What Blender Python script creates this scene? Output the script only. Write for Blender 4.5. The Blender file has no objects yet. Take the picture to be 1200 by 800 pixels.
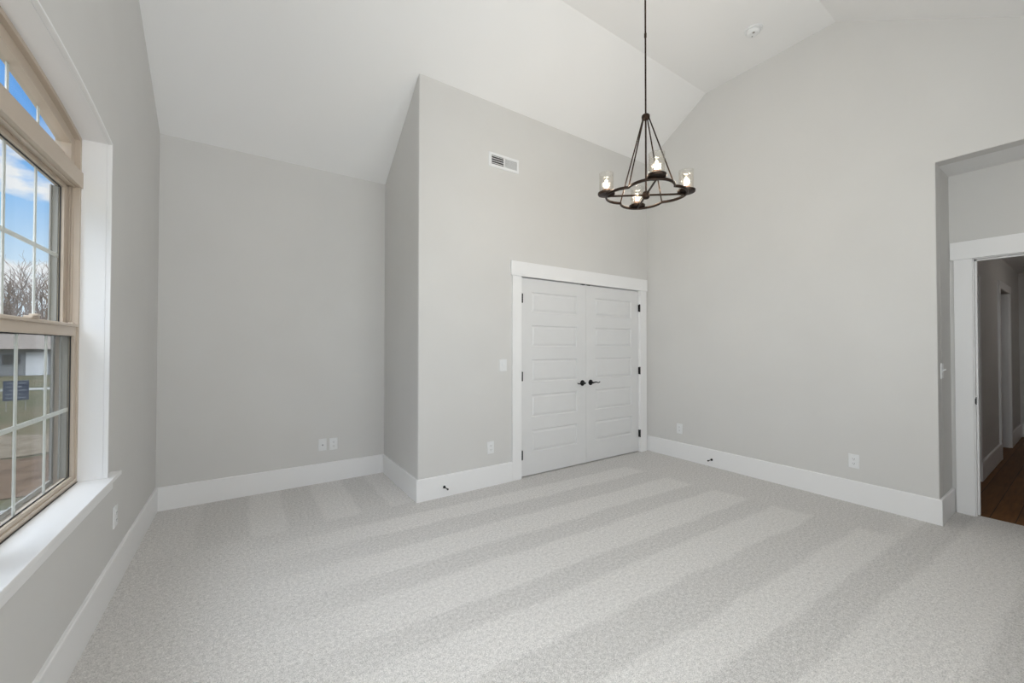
import bpy, bmesh, math, random
from mathutils import Vector, Matrix
PI = math.pi
C = bpy.context.scene.collection
SC = bpy.context.scene

# ------------------------------------------------------------------ camera
XL, YB, XC, YC, XR = -0.591, 4.280, 1.238, 3.2845, 4.333
ZB, ZF, YF1, YF2 = 3.074, 4.2205, 2.483, 1.2814
YA, ZA, XD, H = 0.686, 2.731, 4.793, 1.332
YFR = -0.52
SLOPE = (ZF - ZB) / (YB - YF1)
def ceil_z(y):
    if y >= YF1: return ZF - SLOPE * (y - YF1)
    if y <= YF2: return ZF - (ZF - 3.558) / (YF2 - 0.264) * (YF2 - y)
    return ZF

yaw, pit, rol = [math.radians(a) for a in (33.9642, 0.761, 0.0452)]
fw = Vector((math.sin(yaw) * math.cos(pit), math.cos(yaw) * math.cos(pit), math.sin(pit)))
rt = Vector((math.cos(yaw), -math.sin(yaw), 0)); up = rt.cross(fw)
Rr = math.cos(rol) * rt + math.sin(rol) * up
Uu = -math.sin(rol) * rt + math.cos(rol) * up
cam = bpy.data.cameras.new('camera'); cam.sensor_width = 36; cam.sensor_fit = 'HORIZONTAL'
cam.lens = 464.52 / 1200 * 36; cam.clip_start = 0.02; cam.clip_end = 500
camo = bpy.data.objects.new('camera', cam); C.objects.link(camo)
M3 = Matrix((Rr, Uu, -fw)).transposed()
camo.matrix_world = Matrix.Translation((0, 0, H)) @ M3.to_4x4()
SC.camera = camo

# ------------------------------------------------------------------ view, world, lights
SC.view_settings.view_transform = 'Standard'; SC.view_settings.look = 'None'
SC.view_settings.gamma = 1; SC.view_settings.use_curve_mapping = False
SC.view_settings.exposure = 0.07
SC.cycles.max_bounces = 12; SC.cycles.diffuse_bounces = 8; SC.cycles.transparent_max_bounces = 16
SC.cycles.use_denoising = True

W = bpy.data.worlds.new('world'); SC.world = W; W.use_nodes = True
nt = W.node_tree; N = nt.nodes; L = nt.links; N.clear()
out = N.new('ShaderNodeOutputWorld'); bg = N.new('ShaderNodeBackground')
tc = N.new('ShaderNodeTexCoord'); sep = N.new('ShaderNodeSeparateXYZ'); L.new(tc.outputs['Generated'], sep.inputs[0])
sky = N.new('ShaderNodeValToRGB'); L.new(sep.outputs['Z'], sky.inputs[0])
e = sky.color_ramp.elements
e[0].position = 0.0; e[0].color = (0.80, 0.86, 0.93, 1)
e[1].position = 1.0; e[1].color = (0.09, 0.26, 0.72, 1)
k = e.new(0.12); k.color = (0.62, 0.78, 0.93, 1)
k = e.new(0.24); k.color = (0.27, 0.54, 0.92, 1)
k = e.new(0.36); k.color = (0.14, 0.40, 0.88, 1)
k = e.new(0.55); k.color = (0.12, 0.34, 0.82, 1)
mp = N.new('ShaderNodeMapping'); L.new(tc.outputs['Generated'], mp.inputs[0]); mp.inputs['Scale'].default_value = (1, 1, 2.1); mp.inputs['Location'].default_value = (0.15, 0.4, 0.32)
nz = N.new('ShaderNodeTexNoise'); L.new(mp.outputs[0], nz.inputs[0]); nz.inputs['Scale'].default_value = 4.6; nz.inputs['Detail'].default_value = 9; nz.inputs['Roughness'].default_value = .55
cr = N.new('ShaderNodeValToRGB'); L.new(nz.outputs[0], cr.inputs[0]); cr.color_ramp.elements[0].position = .50; cr.color_ramp.elements[1].position = .57
mx = N.new('ShaderNodeMix'); mx.data_type = 'RGBA'; cm = N.new('ShaderNodeMapRange'); L.new(sep.outputs['Z'], cm.inputs[0]); cm.inputs[1].default_value = .30; cm.inputs[2].default_value = .35; cm.inputs[3].default_value = 1; cm.inputs[4].default_value = 0
cmu = N.new('ShaderNodeMath'); cmu.operation = 'MULTIPLY'; L.new(cr.outputs[0], cmu.inputs[0]); L.new(cm.outputs[0], cmu.inputs[1])
L.new(cmu.outputs[0], mx.inputs[0]); L.new(sky.outputs[0], mx.inputs[6]); mx.inputs[7].default_value = (.88, .89, .93, 1)
zen = N.new('ShaderNodeMapRange'); L.new(sep.outputs['Z'], zen.inputs[0]); zen.inputs[1].default_value = .48; zen.inputs[2].default_value = .70
mz = N.new('ShaderNodeMix'); mz.data_type = 'RGBA'; L.new(zen.outputs[0], mz.inputs[0]); L.new(mx.outputs[2], mz.inputs[6]); mz.inputs[7].default_value = (8.0, 8.5, 9.3, 1)   # unseen overhead sky brightened to add light through the windows
L.new(mz.outputs[2], bg.inputs[0]); bg.inputs[1].default_value = 1.0; L.new(bg.outputs[0], out.inputs[0])

sun = bpy.data.lights.new('sun', 'SUN'); sun.energy = 0.6; sun.angle = .02; sun.color = (1, .95, .87)
suno = bpy.data.objects.new('sun', sun); C.objects.link(suno)
suno.rotation_euler = Vector((0.55, 0.25, 0.8)).to_track_quat('Z', 'Y').to_euler()

def area(name, loc, direction, sx, sy, power, col=(1, 1, 1)):
    l = bpy.data.lights.new(name, 'AREA'); l.shape = 'RECTANGLE'; l.size = sx; l.size_y = sy; l.energy = power; l.color = col
    o = bpy.data.objects.new(name, l); C.objects.link(o); o.location = loc
    o.rotation_euler = Vector(direction).to_track_quat('-Z', 'Y').to_euler(); return o
# daylight added outside an invented window behind the camera, to brighten the room
area('fill_light', (1.30, YFR - 0.20, 2.07), (0, 1, -0.04), 2.8, 1.4, 49, (1.0, 0.995, 0.995))

# daylight added outside an invented left wall window, to lift the right side
area('fill_light', (XL - 0.24, 0.12, 1.95), (1, 0, 0.05), 0.9, 1.4, 52, (0.97, 0.985, 1.0))

# ------------------------------------------------------------------ helpers
def link(o, parent=None):
    C.objects.link(o)
    if parent is not None: o.parent = parent
    return o
def obj(name, bm, mat, parent=None, smooth=False, bevel=0, seg=2, recalc=True):
    if recalc: bmesh.ops.recalc_face_normals(bm, faces=bm.faces)
    me = bpy.data.meshes.new(name); bm.to_mesh(me); bm.free(); me.materials.append(mat)
    if smooth:
        for p in me.polygons: p.use_smooth = True
        if smooth == 'auto': me.set_sharp_from_angle(angle=math.radians(40))
    o = bpy.data.objects.new(name, me); link(o, parent)
    if bevel:
        b = o.modifiers.new('bevel', 'BEVEL'); b.width = bevel; b.segments = seg; b.limit_method = 'ANGLE'
    return o
def struct(name, bm, mat, bevel=0, **kw):
    o = obj(name, bm, mat, None, bevel=bevel, **kw); o['kind'] = 'structure'; return o
def thing(name, label, cat, loc=(0, 0, 0), group=None, kind=None, rotz=0):
    o = bpy.data.objects.new(name, None); C.objects.link(o); o.location = loc; o.rotation_euler = (0, 0, rotz)
    o.empty_display_size = .1
    if label: o['label'] = label; o['category'] = cat
    if group: o['group'] = group
    if kind: o['kind'] = kind
    return o
def tag(o, label, cat, group=None, kind=None):
    o['label'] = label; o['category'] = cat
    if group: o['group'] = group
    if kind: o['kind'] = kind
    return o
def BM(): return bmesh.new()
def box(bm, x0, x1, y0, y1, z0, z1):
    v = [bm.verts.new(p) for p in ((x0, y0, z0), (x1, y0, z0), (x1, y1, z0), (x0, y1, z0), (x0, y0, z1), (x1, y0, z1), (x1, y1, z1), (x0, y1, z1))]
    for f in ((3, 2, 1, 0), (4, 5, 6, 7), (0, 1, 5, 4), (1, 2, 6, 5), (2, 3, 7, 6), (3, 0, 4, 7)): bm.faces.new([v[i] for i in f])
    return bm
def slab(polys, vec):
    bm = BM()
    for P in polys: bm.faces.new([bm.verts.new(p) for p in P])
    bmesh.ops.remove_doubles(bm, verts=bm.verts, dist=1e-5)
    r = bmesh.ops.extrude_face_region(bm, geom=list(bm.faces), use_keep_orig=True)
    bmesh.ops.translate(bm, vec=vec, verts=[g for g in r['geom'] if isinstance(g, bmesh.types.BMVert)])
    return bm
def lathe(bm, prof, n=24, c=(0, 0, 0), axis='Z', rib=0, nr=0):
    rings = []
    for r, z in prof:
        ring = []
        for i in range(n):
            a = 2 * PI * i / n
            rr = r * (1 + rib * math.cos(nr * a)) if rib else r
            x, y = rr * math.cos(a), rr * math.sin(a)
            p = {'Z': (x, y, z), 'Y': (x, z, y), 'X': (z, x, y)}[axis]
            ring.append(bm.verts.new((p[0] + c[0], p[1] + c[1], p[2] + c[2])))
        rings.append(ring)
    for a, b in zip(rings, rings[1:]):
        for i in range(n): bm.faces.new((a[i], a[(i + 1) % n], b[(i + 1) % n], b[i]))
    bm.faces.new(rings[0][::-1]); bm.faces.new(rings[-1])
    return bm
def tube(bm, pts, r, n=10, closed=False, cap=True):
    pts = [Vector(p) for p in pts]; m = len(pts); rings = []
    R = r if isinstance(r, (list, tuple)) else [r] * m
    t0 = (pts[1] - pts[0]).normalized()
    u = t0.orthogonal().normalized()
    if abs(t0.z) < .9: u = (Vector((0, 0, 1)) - t0 * t0.z).normalized()
    for i, p in enumerate(pts):
        if closed: t = (pts[(i + 1) % m] - pts[i - 1]).normalized()
        else: t = (pts[min(i + 1, m - 1)] - pts[max(i - 1, 0)]).normalized()
        u = (u - t * u.dot(t)).normalized(); w = t.cross(u)
        rings.append([bm.verts.new(p + R[i] * (math.cos(2 * PI * j / n) * u + math.sin(2 * PI * j / n) * w)) for j in range(n)])
    for i in range(m if closed else m - 1):
        a, b = rings[i], rings[(i + 1) % m]
        for j in range(n): bm.faces.new((a[j], a[(j + 1) % n], b[(j + 1) % n], b[j]))
    if not closed and cap: bm.faces.new(rings[0][::-1]); bm.faces.new(rings[-1])
    return bm

# ------------------------------------------------------------------ materials
def mat(name, col, rough=.5, metal=0, spec=.5, build=None):
    m = bpy.data.materials.new(name); m.use_nodes = True
    b = m.node_tree.nodes['Principled BSDF']
    b.inputs['Base Color'].default_value = (*col, 1); b.inputs['Roughness'].default_value = rough
    b.inputs['Metallic'].default_value = metal; b.inputs['Specular IOR Level'].default_value = spec
    if build: build(m.node_tree, m.node_tree.nodes, m.node_tree.links, b)
    return m
def noise_tint(c0, c1, scale, bump=0, bscale=200, detail=3, dist=.002):
    def f(t, N, L, b):
        tc = N.new('ShaderNodeTexCoord')
        n = N.new('ShaderNodeTexNoise'); n.inputs['Scale'].default_value = scale; n.inputs['Detail'].default_value = detail
        L.new(tc.outputs['Object'], n.inputs[0])
        r = N.new('ShaderNodeValToRGB'); r.color_ramp.elements[0].position = .3; r.color_ramp.elements[1].position = .7
        r.color_ramp.elements[0].color = (*c0, 1); r.color_ramp.elements[1].color = (*c1, 1)
        L.new(n.outputs[0], r.inputs[0]); L.new(r.outputs[0], b.inputs['Base Color'])
        if bump:
            n2 = N.new('ShaderNodeTexNoise'); n2.inputs['Scale'].default_value = bscale; n2.inputs['Detail'].default_value = 2
            L.new(tc.outputs['Object'], n2.inputs[0])
            bp = N.new('ShaderNodeBump'); bp.inputs['Strength'].default_value = bump; bp.inputs['Distance'].default_value = dist
            L.new(n2.outputs[0], bp.inputs['Height']); L.new(bp.outputs[0], b.inputs['Normal'])
    return f
m_wall = mat('wall_paint', (.56, .545, .52), .55, spec=.3, build=noise_tint((.638, .631, .618), (.656, .650, .638), 2.2, .12, 160))
m_ceil = mat('ceiling_paint', (.74, .74, .735), .8, spec=.2, build=noise_tint((.835, .835, .835), (.85, .85, .85), 1.5, .1, 160))
m_trim = mat('white_trim_paint', (.83, .83, .835), .34, spec=.4)
m_doorw = mat('white_door_paint', (.74, .745, .755), .4, spec=.4, build=noise_tint((.70, .702, .707), (.715, .717, .722), 6, .1, 90))
m_tan = mat('tan_vinyl', (.52, .44, .36), .45)
m_grille = mat('pale_grille', (.72, .72, .70), .4)
m_plate = mat('white_plastic', (.78, .79, .80), .35)
m_slot = mat('dark_slot', (.05, .05, .05), .6)
m_black = mat('black_metal', (.008, .008, .009), .5, spec=.3)
m_gasket = mat('dark_gasket', (.03, .03, .03), .6)
m_bronze = mat('oil_rubbed_bronze', (.035, .022, .016), .42, metal=.75, build=noise_tint((.018, .012, .009), (.048, .028, .018), 30))
m_copper = mat('copper_cup', (.35, .20, .13), .4, metal=.6)
m_brick = mat('exterior_brick', (.40, .36, .32), .9, build=noise_tint((.32, .27, .23), (.5, .46, .42), 12))
m_extgrey = mat('grey_screen_frame', (.30, .29, .27), .6)
m_extwhite = mat('pale_siding', (.26, .265, .27), .8)

def carpet(t, N, L, b):
    tc = N.new('ShaderNodeTexCoord'); sp = N.new('ShaderNodeSeparateXYZ'); L.new(tc.outputs['Object'], sp.inputs[0])
    def math_(op, a, c, d=None):
        n = N.new('ShaderNodeMath'); n.operation = op
        for i, v in enumerate((a, c, d)):
            if v is None: continue
            if isinstance(v, (int, float)): n.inputs[i].default_value = v
            else: L.new(v, n.inputs[i])
        return n.outputs[0]
    wob = N.new('ShaderNodeTexNoise'); wob.inputs['Scale'].default_value = 2.5; wob.inputs['Detail'].default_value = 6; wob.inputs['Roughness'].default_value = .7; L.new(tc.outputs['Object'], wob.inputs[0])
    wv = math_('MULTIPLY', math_('SUBTRACT', wob.outputs[0], .5), .10)
    # vacuum lines running along x, measured across y
    yy = math_('ADD', math_('ADD', sp.outputs['Y'], math_('MULTIPLY', math_('SUBTRACT', sp.outputs['X'], 2.0), .045)), wv)
    def ramp(val, lo, hi, edges, first, soft):
        r = N.new('ShaderNodeValToRGB'); el = r.color_ramp.elements
        mr = N.new('ShaderNodeMapRange'); L.new(val, mr.inputs[0]); mr.inputs[1].default_value = lo; mr.inputs[2].default_value = hi
        L.new(mr.outputs[0], r.inputs[0])
        el[0].position = 0; el[0].color = (first,) * 3 + (1,)
        c = first; ps = []
        for x, nc in edges:
            p = (x - lo) / (hi - lo)
            ps += [(p - soft, c), (p + soft, nc)]; c = nc
        el[1].position = 1; el[1].color = (c,) * 3 + (1,)
        for p, v in ps:
            q = el.new(p); q.color = (v,) * 3 + (1,)
        return r.outputs[0]
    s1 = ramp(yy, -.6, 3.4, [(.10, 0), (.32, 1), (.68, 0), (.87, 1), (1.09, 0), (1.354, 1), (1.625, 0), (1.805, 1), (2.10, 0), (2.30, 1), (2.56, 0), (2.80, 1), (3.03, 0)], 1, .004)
    xx = math_('ADD', sp.outputs['X'], wv)
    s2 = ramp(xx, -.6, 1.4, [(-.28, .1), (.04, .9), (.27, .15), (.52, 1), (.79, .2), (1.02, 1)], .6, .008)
    # fade the lengthwise lines near the left wall, and a dull lane beside the right wall
    fl = N.new('ShaderNodeMapRange'); L.new(xx, fl.inputs[0]); fl.inputs[1].default_value = -.1; fl.inputs[2].default_value = 1.0
    m1 = N.new('ShaderNodeMix'); L.new(fl.outputs[0], m1.inputs[0]); m1.inputs[2].default_value = .42; L.new(s1, m1.inputs[3])
    xd = math_('ADD', sp.outputs['X'], math_('MULTIPLY', math_('SUBTRACT', sp.outputs['Y'], 2.0), .12))
    fr = N.new('ShaderNodeMapRange'); L.new(math_('ADD', xd, wv), fr.inputs[0]); fr.inputs[1].default_value = 3.60; fr.inputs[2].default_value = 3.68
    ylim = N.new('ShaderNodeMapRange'); L.new(yy, ylim.inputs[0]); ylim.inputs[1].default_value = .85; ylim.inputs[2].default_value = 1.0
    frm = math_('MULTIPLY', fr.outputs[0], ylim.outputs[0])
    m2 = N.new('ShaderNodeMix'); L.new(frm, m2.inputs[0]); L.new(m1.outputs[0], m2.inputs[2]); m2.inputs[3].default_value = .12
    # nook
    ny = N.new('ShaderNodeMapRange'); L.new(math_('ADD', sp.outputs['Y'], wv), ny.inputs[0]); ny.inputs[1].default_value = 3.28; ny.inputs[2].default_value = 3.34
    m3 = N.new('ShaderNodeMix'); L.new(ny.outputs[0], m3.inputs[0]); L.new(m2.outputs[0], m3.inputs[2]); L.new(s2, m3.inputs[3])
    # yarn speckle
    n1 = N.new('ShaderNodeTexNoise'); n1.inputs['Scale'].default_value = 185; n1.inputs['Detail'].default_value = 3; n1.inputs['Roughness'].default_value = .7; L.new(tc.outputs['Object'], n1.inputs[0])
    n0 = N.new('ShaderNodeTexNoise'); n0.inputs['Scale'].default_value = 55; n0.inputs['Detail'].default_value = 2; L.new(tc.outputs['Object'], n0.inputs[0])
    sp1 = math_('ADD', math_('MULTIPLY', math_('SUBTRACT', n1.outputs[0], .5), 1.45), math_('MULTIPLY', math_('SUBTRACT', n0.outputs[0], .5), .5))
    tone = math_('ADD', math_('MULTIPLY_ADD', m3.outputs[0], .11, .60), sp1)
    mxc = N.new('ShaderNodeMix'); mxc.data_type = 'RGBA'; L.new(tone, mxc.inputs[0]); mxc.clamp_factor = True
    mxc.inputs[6].default_value = (.10, .094, .087, 1); mxc.inputs[7].default_value = (.945, .92, .895, 1)
    L.new(mxc.outputs[2], b.inputs['Base Color'])
    bp = N.new('ShaderNodeBump'); bp.inputs['Strength'].default_value = .7; bp.inputs['Distance'].default_value = .006
    L.new(n1.outputs[0], bp.inputs['Height']); L.new(bp.outputs[0], b.inputs['Normal'])
    b.inputs['Sheen Weight'].default_value = .15
m_carpet = mat('speckled_carpet', (.6, .58, .56), .95, spec=.1, build=carpet)

def wood(t, N, L, b):
    tc = N.new('ShaderNodeTexCoord')
    br = N.new('ShaderNodeTexBrick'); br.inputs['Scale'].default_value = 1; br.inputs['Brick Width'].default_value = 1.1; br.inputs['Row Height'].default_value = .125
    br.inputs['Mortar Size'].default_value = .002; br.inputs['Color1'].default_value = (.13, .058, .020, 1); br.inputs['Color2'].default_value = (.085, .038, .014, 1); br.inputs['Mortar'].default_value = (.01, .005, .003, 1)
    L.new(tc.outputs['Object'], br.inputs[0])
    mp = N.new('ShaderNodeMapping'); mp.inputs['Scale'].default_value = (3, 30, 1); L.new(tc.outputs['Object'], mp.inputs[0])
    n = N.new('ShaderNodeTexNoise'); n.inputs['Scale'].default_value = 1.5; n.inputs['Detail'].default_value = 6; L.new(mp.outputs[0], n.inputs[0])
    mx = N.new('ShaderNodeMix'); mx.data_type = 'RGBA'; mx.blend_type = 'MULTIPLY'; mx.inputs[0].default_value = .7
    L.new(br.outputs[0], mx.inputs[6]); L.new(n.outputs[0], mx.inputs[7])
    ml = N.new('ShaderNodeMix'); ml.data_type = 'RGBA'; ml.blend_type = 'MULTIPLY'; ml.inputs[0].default_value = 1; L.new(mx.outputs[2], ml.inputs[6]); ml.inputs[7].default_value = (2.4, 2.4, 2.4, 1)
    L.new(ml.outputs[2], b.inputs['Base Color'])
m_wood = mat('dark_oak_boards', (.05, .025, .012), .5, spec=.15, build=wood)

def glassmat(name, gloss=.10, tint=(1, 1, 1), rough=.0):
    m = bpy.data.materials.new(name); m.use_nodes = True; t = m.node_tree; N = t.nodes; L = t.links; N.clear()
    o = N.new('ShaderNodeOutputMaterial'); mx = N.new('ShaderNodeMixShader'); tr = N.new('ShaderNodeBsdfTransparent'); gl = N.new('ShaderNodeBsdfGlossy')
    tr.inputs[0].default_value = (*tint, 1); gl.inputs['Roughness'].default_value = rough
    fr = N.new('ShaderNodeLayerWeight'); fr.inputs[0].default_value = .5
    pw = N.new('ShaderNodeMath'); pw.operation = 'POWER'; L.new(fr.outputs['Facing'], pw.inputs[0]); pw.inputs[1].default_value = 5
    mu = N.new('ShaderNodeMath'); mu.operation = 'MULTIPLY_ADD'; L.new(pw.outputs[0], mu.inputs[0]); mu.inputs[1].default_value = .30; mu.inputs[2].default_value = gloss
    L.new(mu.outputs[0], mx.inputs[0]); L.new(tr.outputs[0], mx.inputs[1]); L.new(gl.outputs[0], mx.inputs[2]); L.new(mx.outputs[0], o.inputs[0])
    return m, N, L, gl
m_glass = glassmat('window_glass', .02, (.97, .985, .98))[0]
m_shade, _N, _L, _gl = glassmat('seeded_glass', .10, (.97, .96, .94), .12)
_n = _N.new('ShaderNodeTexNoise'); _n.inputs['Scale'].default_value = 60; _b = _N.new('ShaderNodeBump'); _b.inputs['Strength'].default_value = .3
_L.new(_n.outputs[0], _b.inputs['Height']); _L.new(_b.outputs[0], _gl.inputs['Normal'])
def screenmat():
    m = bpy.data.materials.new('insect_mesh'); m.use_nodes = True; t = m.node_tree; N = t.nodes; L = t.links; N.clear()
    o = N.new('ShaderNodeOutputMaterial'); mx = N.new('ShaderNodeMixShader'); tr = N.new('ShaderNodeBsdfTransparent'); df = N.new('ShaderNodeBsdfDiffuse')
    df.inputs[0].default_value = (.07, .07, .068, 1); mx.inputs[0].default_value = .34
    L.new(tr.outputs[0], mx.inputs[1]); L.new(df.outputs[0], mx.inputs[2]); L.new(mx.outputs[0], o.inputs[0]); return m
m_screen = screenmat()
def emis(name, col, s):
    m = bpy.data.materials.new(name); m.use_nodes = True; b = m.node_tree.nodes['Principled BSDF']
    b.inputs['Base Color'].default_value = (1, .9, .75, 1); b.inputs['Emission Color'].default_value = (*col, 1); b.inputs['Emission Strength'].default_value = s; return m
m_bulb = emis('lit_bulb', (1, .80, .55), 6)
m_bulbglass, _a, _b2, _g = glassmat('bulb_glass', .05, (1, .96, .88), .05)

# ------------------------------------------------------------------ setting: floor, ceiling, walls
T = .12
struct('floor', box(BM(), XL - .01, XD + .035, YFR - .05, YB + .05, -.10, 0), m_carpet)
bm = slab([[(XL - .3, y, ceil_z(y)) for y in (YB + .3, YF1, YF2, YFR - .4)] + [(XL - .3, YFR - .4, 4.6), (XL - .3, YB + .3, 4.6)]], (XR - XL + .6, 0, 0))
struct('ceiling', bm, m_ceil)

# window arch
Y0, Y1, YM, SILL, CROWN, RA = .94, 2.82, 1.88, .665, 2.460, 4.5
def arch(y, off=0): return CROWN + off - (min(max(y, Y0), Y1) - YM) ** 2 / (2 * RA)
NA = 24
def arch_ys(o): return [Y0 - o + (Y1 - Y0 + 2 * o) * i / NA for i in range(NA + 1)]
def up_path(o, zb):      # bottom front, up, over the arch, down
    return [(Y0 - o, zb)] + [(y, arch(y, o)) for y in arch_ys(o)] + [(Y1 + o, zb)]
def arch_band(oi, oo, zb, x0, x1):
    a, b = up_path(oi, zb), up_path(oo, zb)
    return slab([[(x0, *a[i]), (x0, *a[i + 1]), (x0, *b[i + 1]), (x0, *b[i])] for i in range(len(a) - 1)], (x1 - x0, 0, 0))
OJ = .016
ZT = 4.35
polys = []
zlo = SILL - .02
yl, yr = Y0 - OJ, Y1 + OJ
ys = arch_ys(OJ)
x = XL
def cz(y): return ceil_z(y) + .04
GY0, GY1, GZ0, GZ1 = -.36, .58, 1.20, 2.70      # an added plain window in the same wall, unseen, only for fill light
polys.append([(x, YFR - .12, -.1), (x, GY0, -.1), (x, GY0, GZ0), (x, GY0, GZ1), (x, GY0, cz(GY0)), (x, YFR - .12, cz(YFR - .12))])
polys.append([(x, GY0, -.1), (x, GY1, -.1), (x, GY1, GZ0), (x, GY0, GZ0)])
polys.append([(x, GY0, GZ1), (x, GY1, GZ1), (x, GY1, cz(GY1)), (x, GY0, cz(GY0))])
polys.append([(x, GY1, -.1), (x, yl, -.1), (x, yl, zlo), (x, yl, arch(yl, OJ)), (x, yl, cz(yl)), (x, GY1, cz(GY1)), (x, GY1, GZ1), (x, GY1, GZ0)])
polys.append([(x, yl, -.1), (x, yr, -.1), (x, yr, zlo), (x, yl, zlo)])
for a, b in zip(ys, ys[1:]):
    top = [(x, b, cz(b)), (x, a, cz(a))]
    for br in (YF1, YF2):
        if a < br < b: top.insert(1, (x, br, cz(br)))
    polys.append([(x, a, arch(a, OJ)), (x, b, arch(b, OJ))] + top)
polys.append([(x, yr, -.1), (x, YB + .12, -.1), (x, YB + .12, cz(YB + .12)), (x, yr, cz(yr)), (x, yr, arch(yr, OJ)), (x, yr, zlo)])
struct('wall_left', slab(polys, (-.16, 0, 0)), m_wall)

struct('wall_back', slab([[(XL, YB, -.1), (XR + T, YB, -.1), (XR + T, YB, cz(YB)), (XL, YB, cz(YB))]], (0, T, 0)), m_wall)

# closet walls with the rounded outside corner
DX0, DX1, DZ = 2.326, 4.164, 2.047
def plan_prism(pts, z0, zf, z1f):
    bm = BM(); lo = [bm.verts.new((x, y, z0)) for x, y in pts]; hi = [bm.verts.new((x, y, z1f(y))) for x, y in pts]
    n = len(pts)
    for i in range(n): bm.faces.new((lo[i], lo[(i + 1) % n], hi[(i + 1) % n], hi[i]))
    bm.faces.new(lo[::-1]); bm.faces.new(hi); return bm
rc = .014
cor = [(XC + rc - rc * math.cos(a), YC + rc - rc * math.sin(a)) for a in [PI / 2 * i / 6 for i in range(7)]]
pts = [(XC, YB + .01)] + cor + [(DX0 - .018, YC), (DX0 - .018, YC + T), (XC + T, YC + T), (XC + T, YB + .01)]
struct('wall_closet_side', plan_prism(pts, -.1, None, cz), m_wall, smooth='auto')
bm = plan_prism([(DX0 - .018, YC), (DX1 + .018, YC), (DX1 + .018, YC + T), (DX0 - .018, YC + T)], DZ + .018, None, cz)
struct('wall_closet_header', bm, m_wall)
struct('wall_closet_end', plan_prism([(DX1 + .018, YC), (XR + .01, YC), (XR + .01, YC + T), (DX1 + .018, YC + T)], -.1, None, cz), m_wall)
# right wall with the opening into the alcove
x = XR
polys = [[(x, YA, -.1), (x, YB + .12, -.1), (x, YB + .12, cz(YB + .12)), (x, YF1, cz(YF1)), (x, YF2, cz(YF2)), (x, YA, cz(YA)), (x, YA, ZA)],
         [(x, YA, ZA), (x, YA, cz(YA)), (x, YFR - .12, cz(YFR - .12)), (x, YFR - .12, ZA)]]
struct('wall_right', slab(polys, (T, 0, 0)), m_wall, bevel=.006)
struct('wall_alcove_side', box(BM(), XR + T, XD + .12, YA, YA + T, -.1, ZA + .05), m_wall)
struct('ceiling', box(BM(), XR + T - .002, XD + .12, YFR - .12, YA + .02, ZA, ZA + .12), m_ceil)
OY0, OY1, OZ = -.262, .556, 2.030       # the opening to the hall
bm = slab([[(XD, OY1 + .018, -.1), (XD, YA + .002, -.1), (XD, YA + .002, ZA), (XD, OY1 + .018, ZA), (XD, OY1 + .018, OZ + .018)],
           [(XD, OY0 - .018, OZ + .018), (XD, OY1 + .018, OZ + .018), (XD, OY1 + .018, ZA), (XD, OY0 - .018, ZA)],
           [(XD, YFR - .12, -.1), (XD, OY0 - .018, -.1), (XD, OY0 - .018, OZ + .018), (XD, OY0 - .018, ZA), (XD, YFR - .12, ZA)]], (T, 0, 0))
struct('wall_alcove_back', bm, m_wall)
# front wall, behind the camera, with an added wide window for fill light
FX0, FX1, FZ0, FZ1 = -.10, 2.70, 1.35, 2.80
y = YFR
bm = slab([[(XL - .1, y, -.1), (XD + .1, y, -.1), (XD + .1, y, FZ0), (FX1, y, FZ0), (FX0, y, FZ0), (XL - .1, y, FZ0)],
           [(XL - .1, y, FZ0), (FX0, y, FZ0), (FX0, y, FZ1), (XL - .1, y, FZ1)], [(FX1, y, FZ0), (XD + .1, y, FZ0), (XD + .1, y, FZ1), (FX1, y, FZ1)],
           [(XL - .1, y, FZ1), (FX0, y, FZ1), (FX1, y, FZ1), (XD + .1, y, FZ1), (XD + .1, y, cz(y)), (XL - .1, y, cz(y))]], (0, -T, 0))
struct('wall_front', bm, m_wall)
struct('front_sky_block', box(BM(), XL - .2, XD + 1, YFR - 2.6, YFR - T, 2.84, 2.94), m_ceil)  # unseen slab added to block the overhead sky at the front window
struct('side_sky_block', box(BM(), XL - 1.1, XL - .16, YFR - 2.6, .70, 2.80, 2.90), m_ceil)  # unseen slab added to keep overhead sky out of the side window

# baseboards
HB, TB = .19, .016
def prof_board(bm, pts):
    """board following plan points; the room lies to the left of the walking direction"""
    n = len(pts); off = []
    for i, p in enumerate(pts):
        p = Vector(p); ns = []
        if i: d = (p - Vector(pts[i - 1])).normalized(); ns.append(Vector((-d.y, d.x)))
        if i < n - 1: d = (Vector(pts[i + 1]) - p).normalized(); ns.append(Vector((-d.y, d.x)))
        m = ns[0] if len(ns) == 1 else (ns[0] + ns[1]) / (1 + ns[0].dot(ns[1]))
        off.append(m)
    prof = [(0, 0), (TB, 0), (TB, HB - .006), (TB - .004, HB), (0, HB)]
    rows = [[bm.verts.new((p[0] + o.x * a, p[1] + o.y * a, z)) for a, z in prof] for p, o in zip(pts, off)]
    for r, s in zip(rows, rows[1:]):
        for j in range(5): bm.faces.new((r[j], s[j], s[(j + 1) % 5], r[(j + 1) % 5]))
    bm.faces.new(rows[0]); bm.faces.new(rows[-1][::-1]); return bm
struct('baseboard_left', prof_board(BM(), [(XL, YB - TB), (XL, YFR + .02)]), m_trim)
struct('baseboard_back', prof_board(BM(), [(XC - TB, YB), (XL, YB)]), m_trim)
struct('baseboard_closet', prof_board(BM(), [(2.209, YC), (XC, YC), (XC, YB)]), m_trim)
struct('baseboard_right', prof_board(BM(), [(XD - .02, YA), (XR, YA), (XR, YC)]), m_trim)
struct('baseboard_front', prof_board(BM(), [(XL + TB, YFR), (XD, YFR)]), m_trim)

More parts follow.
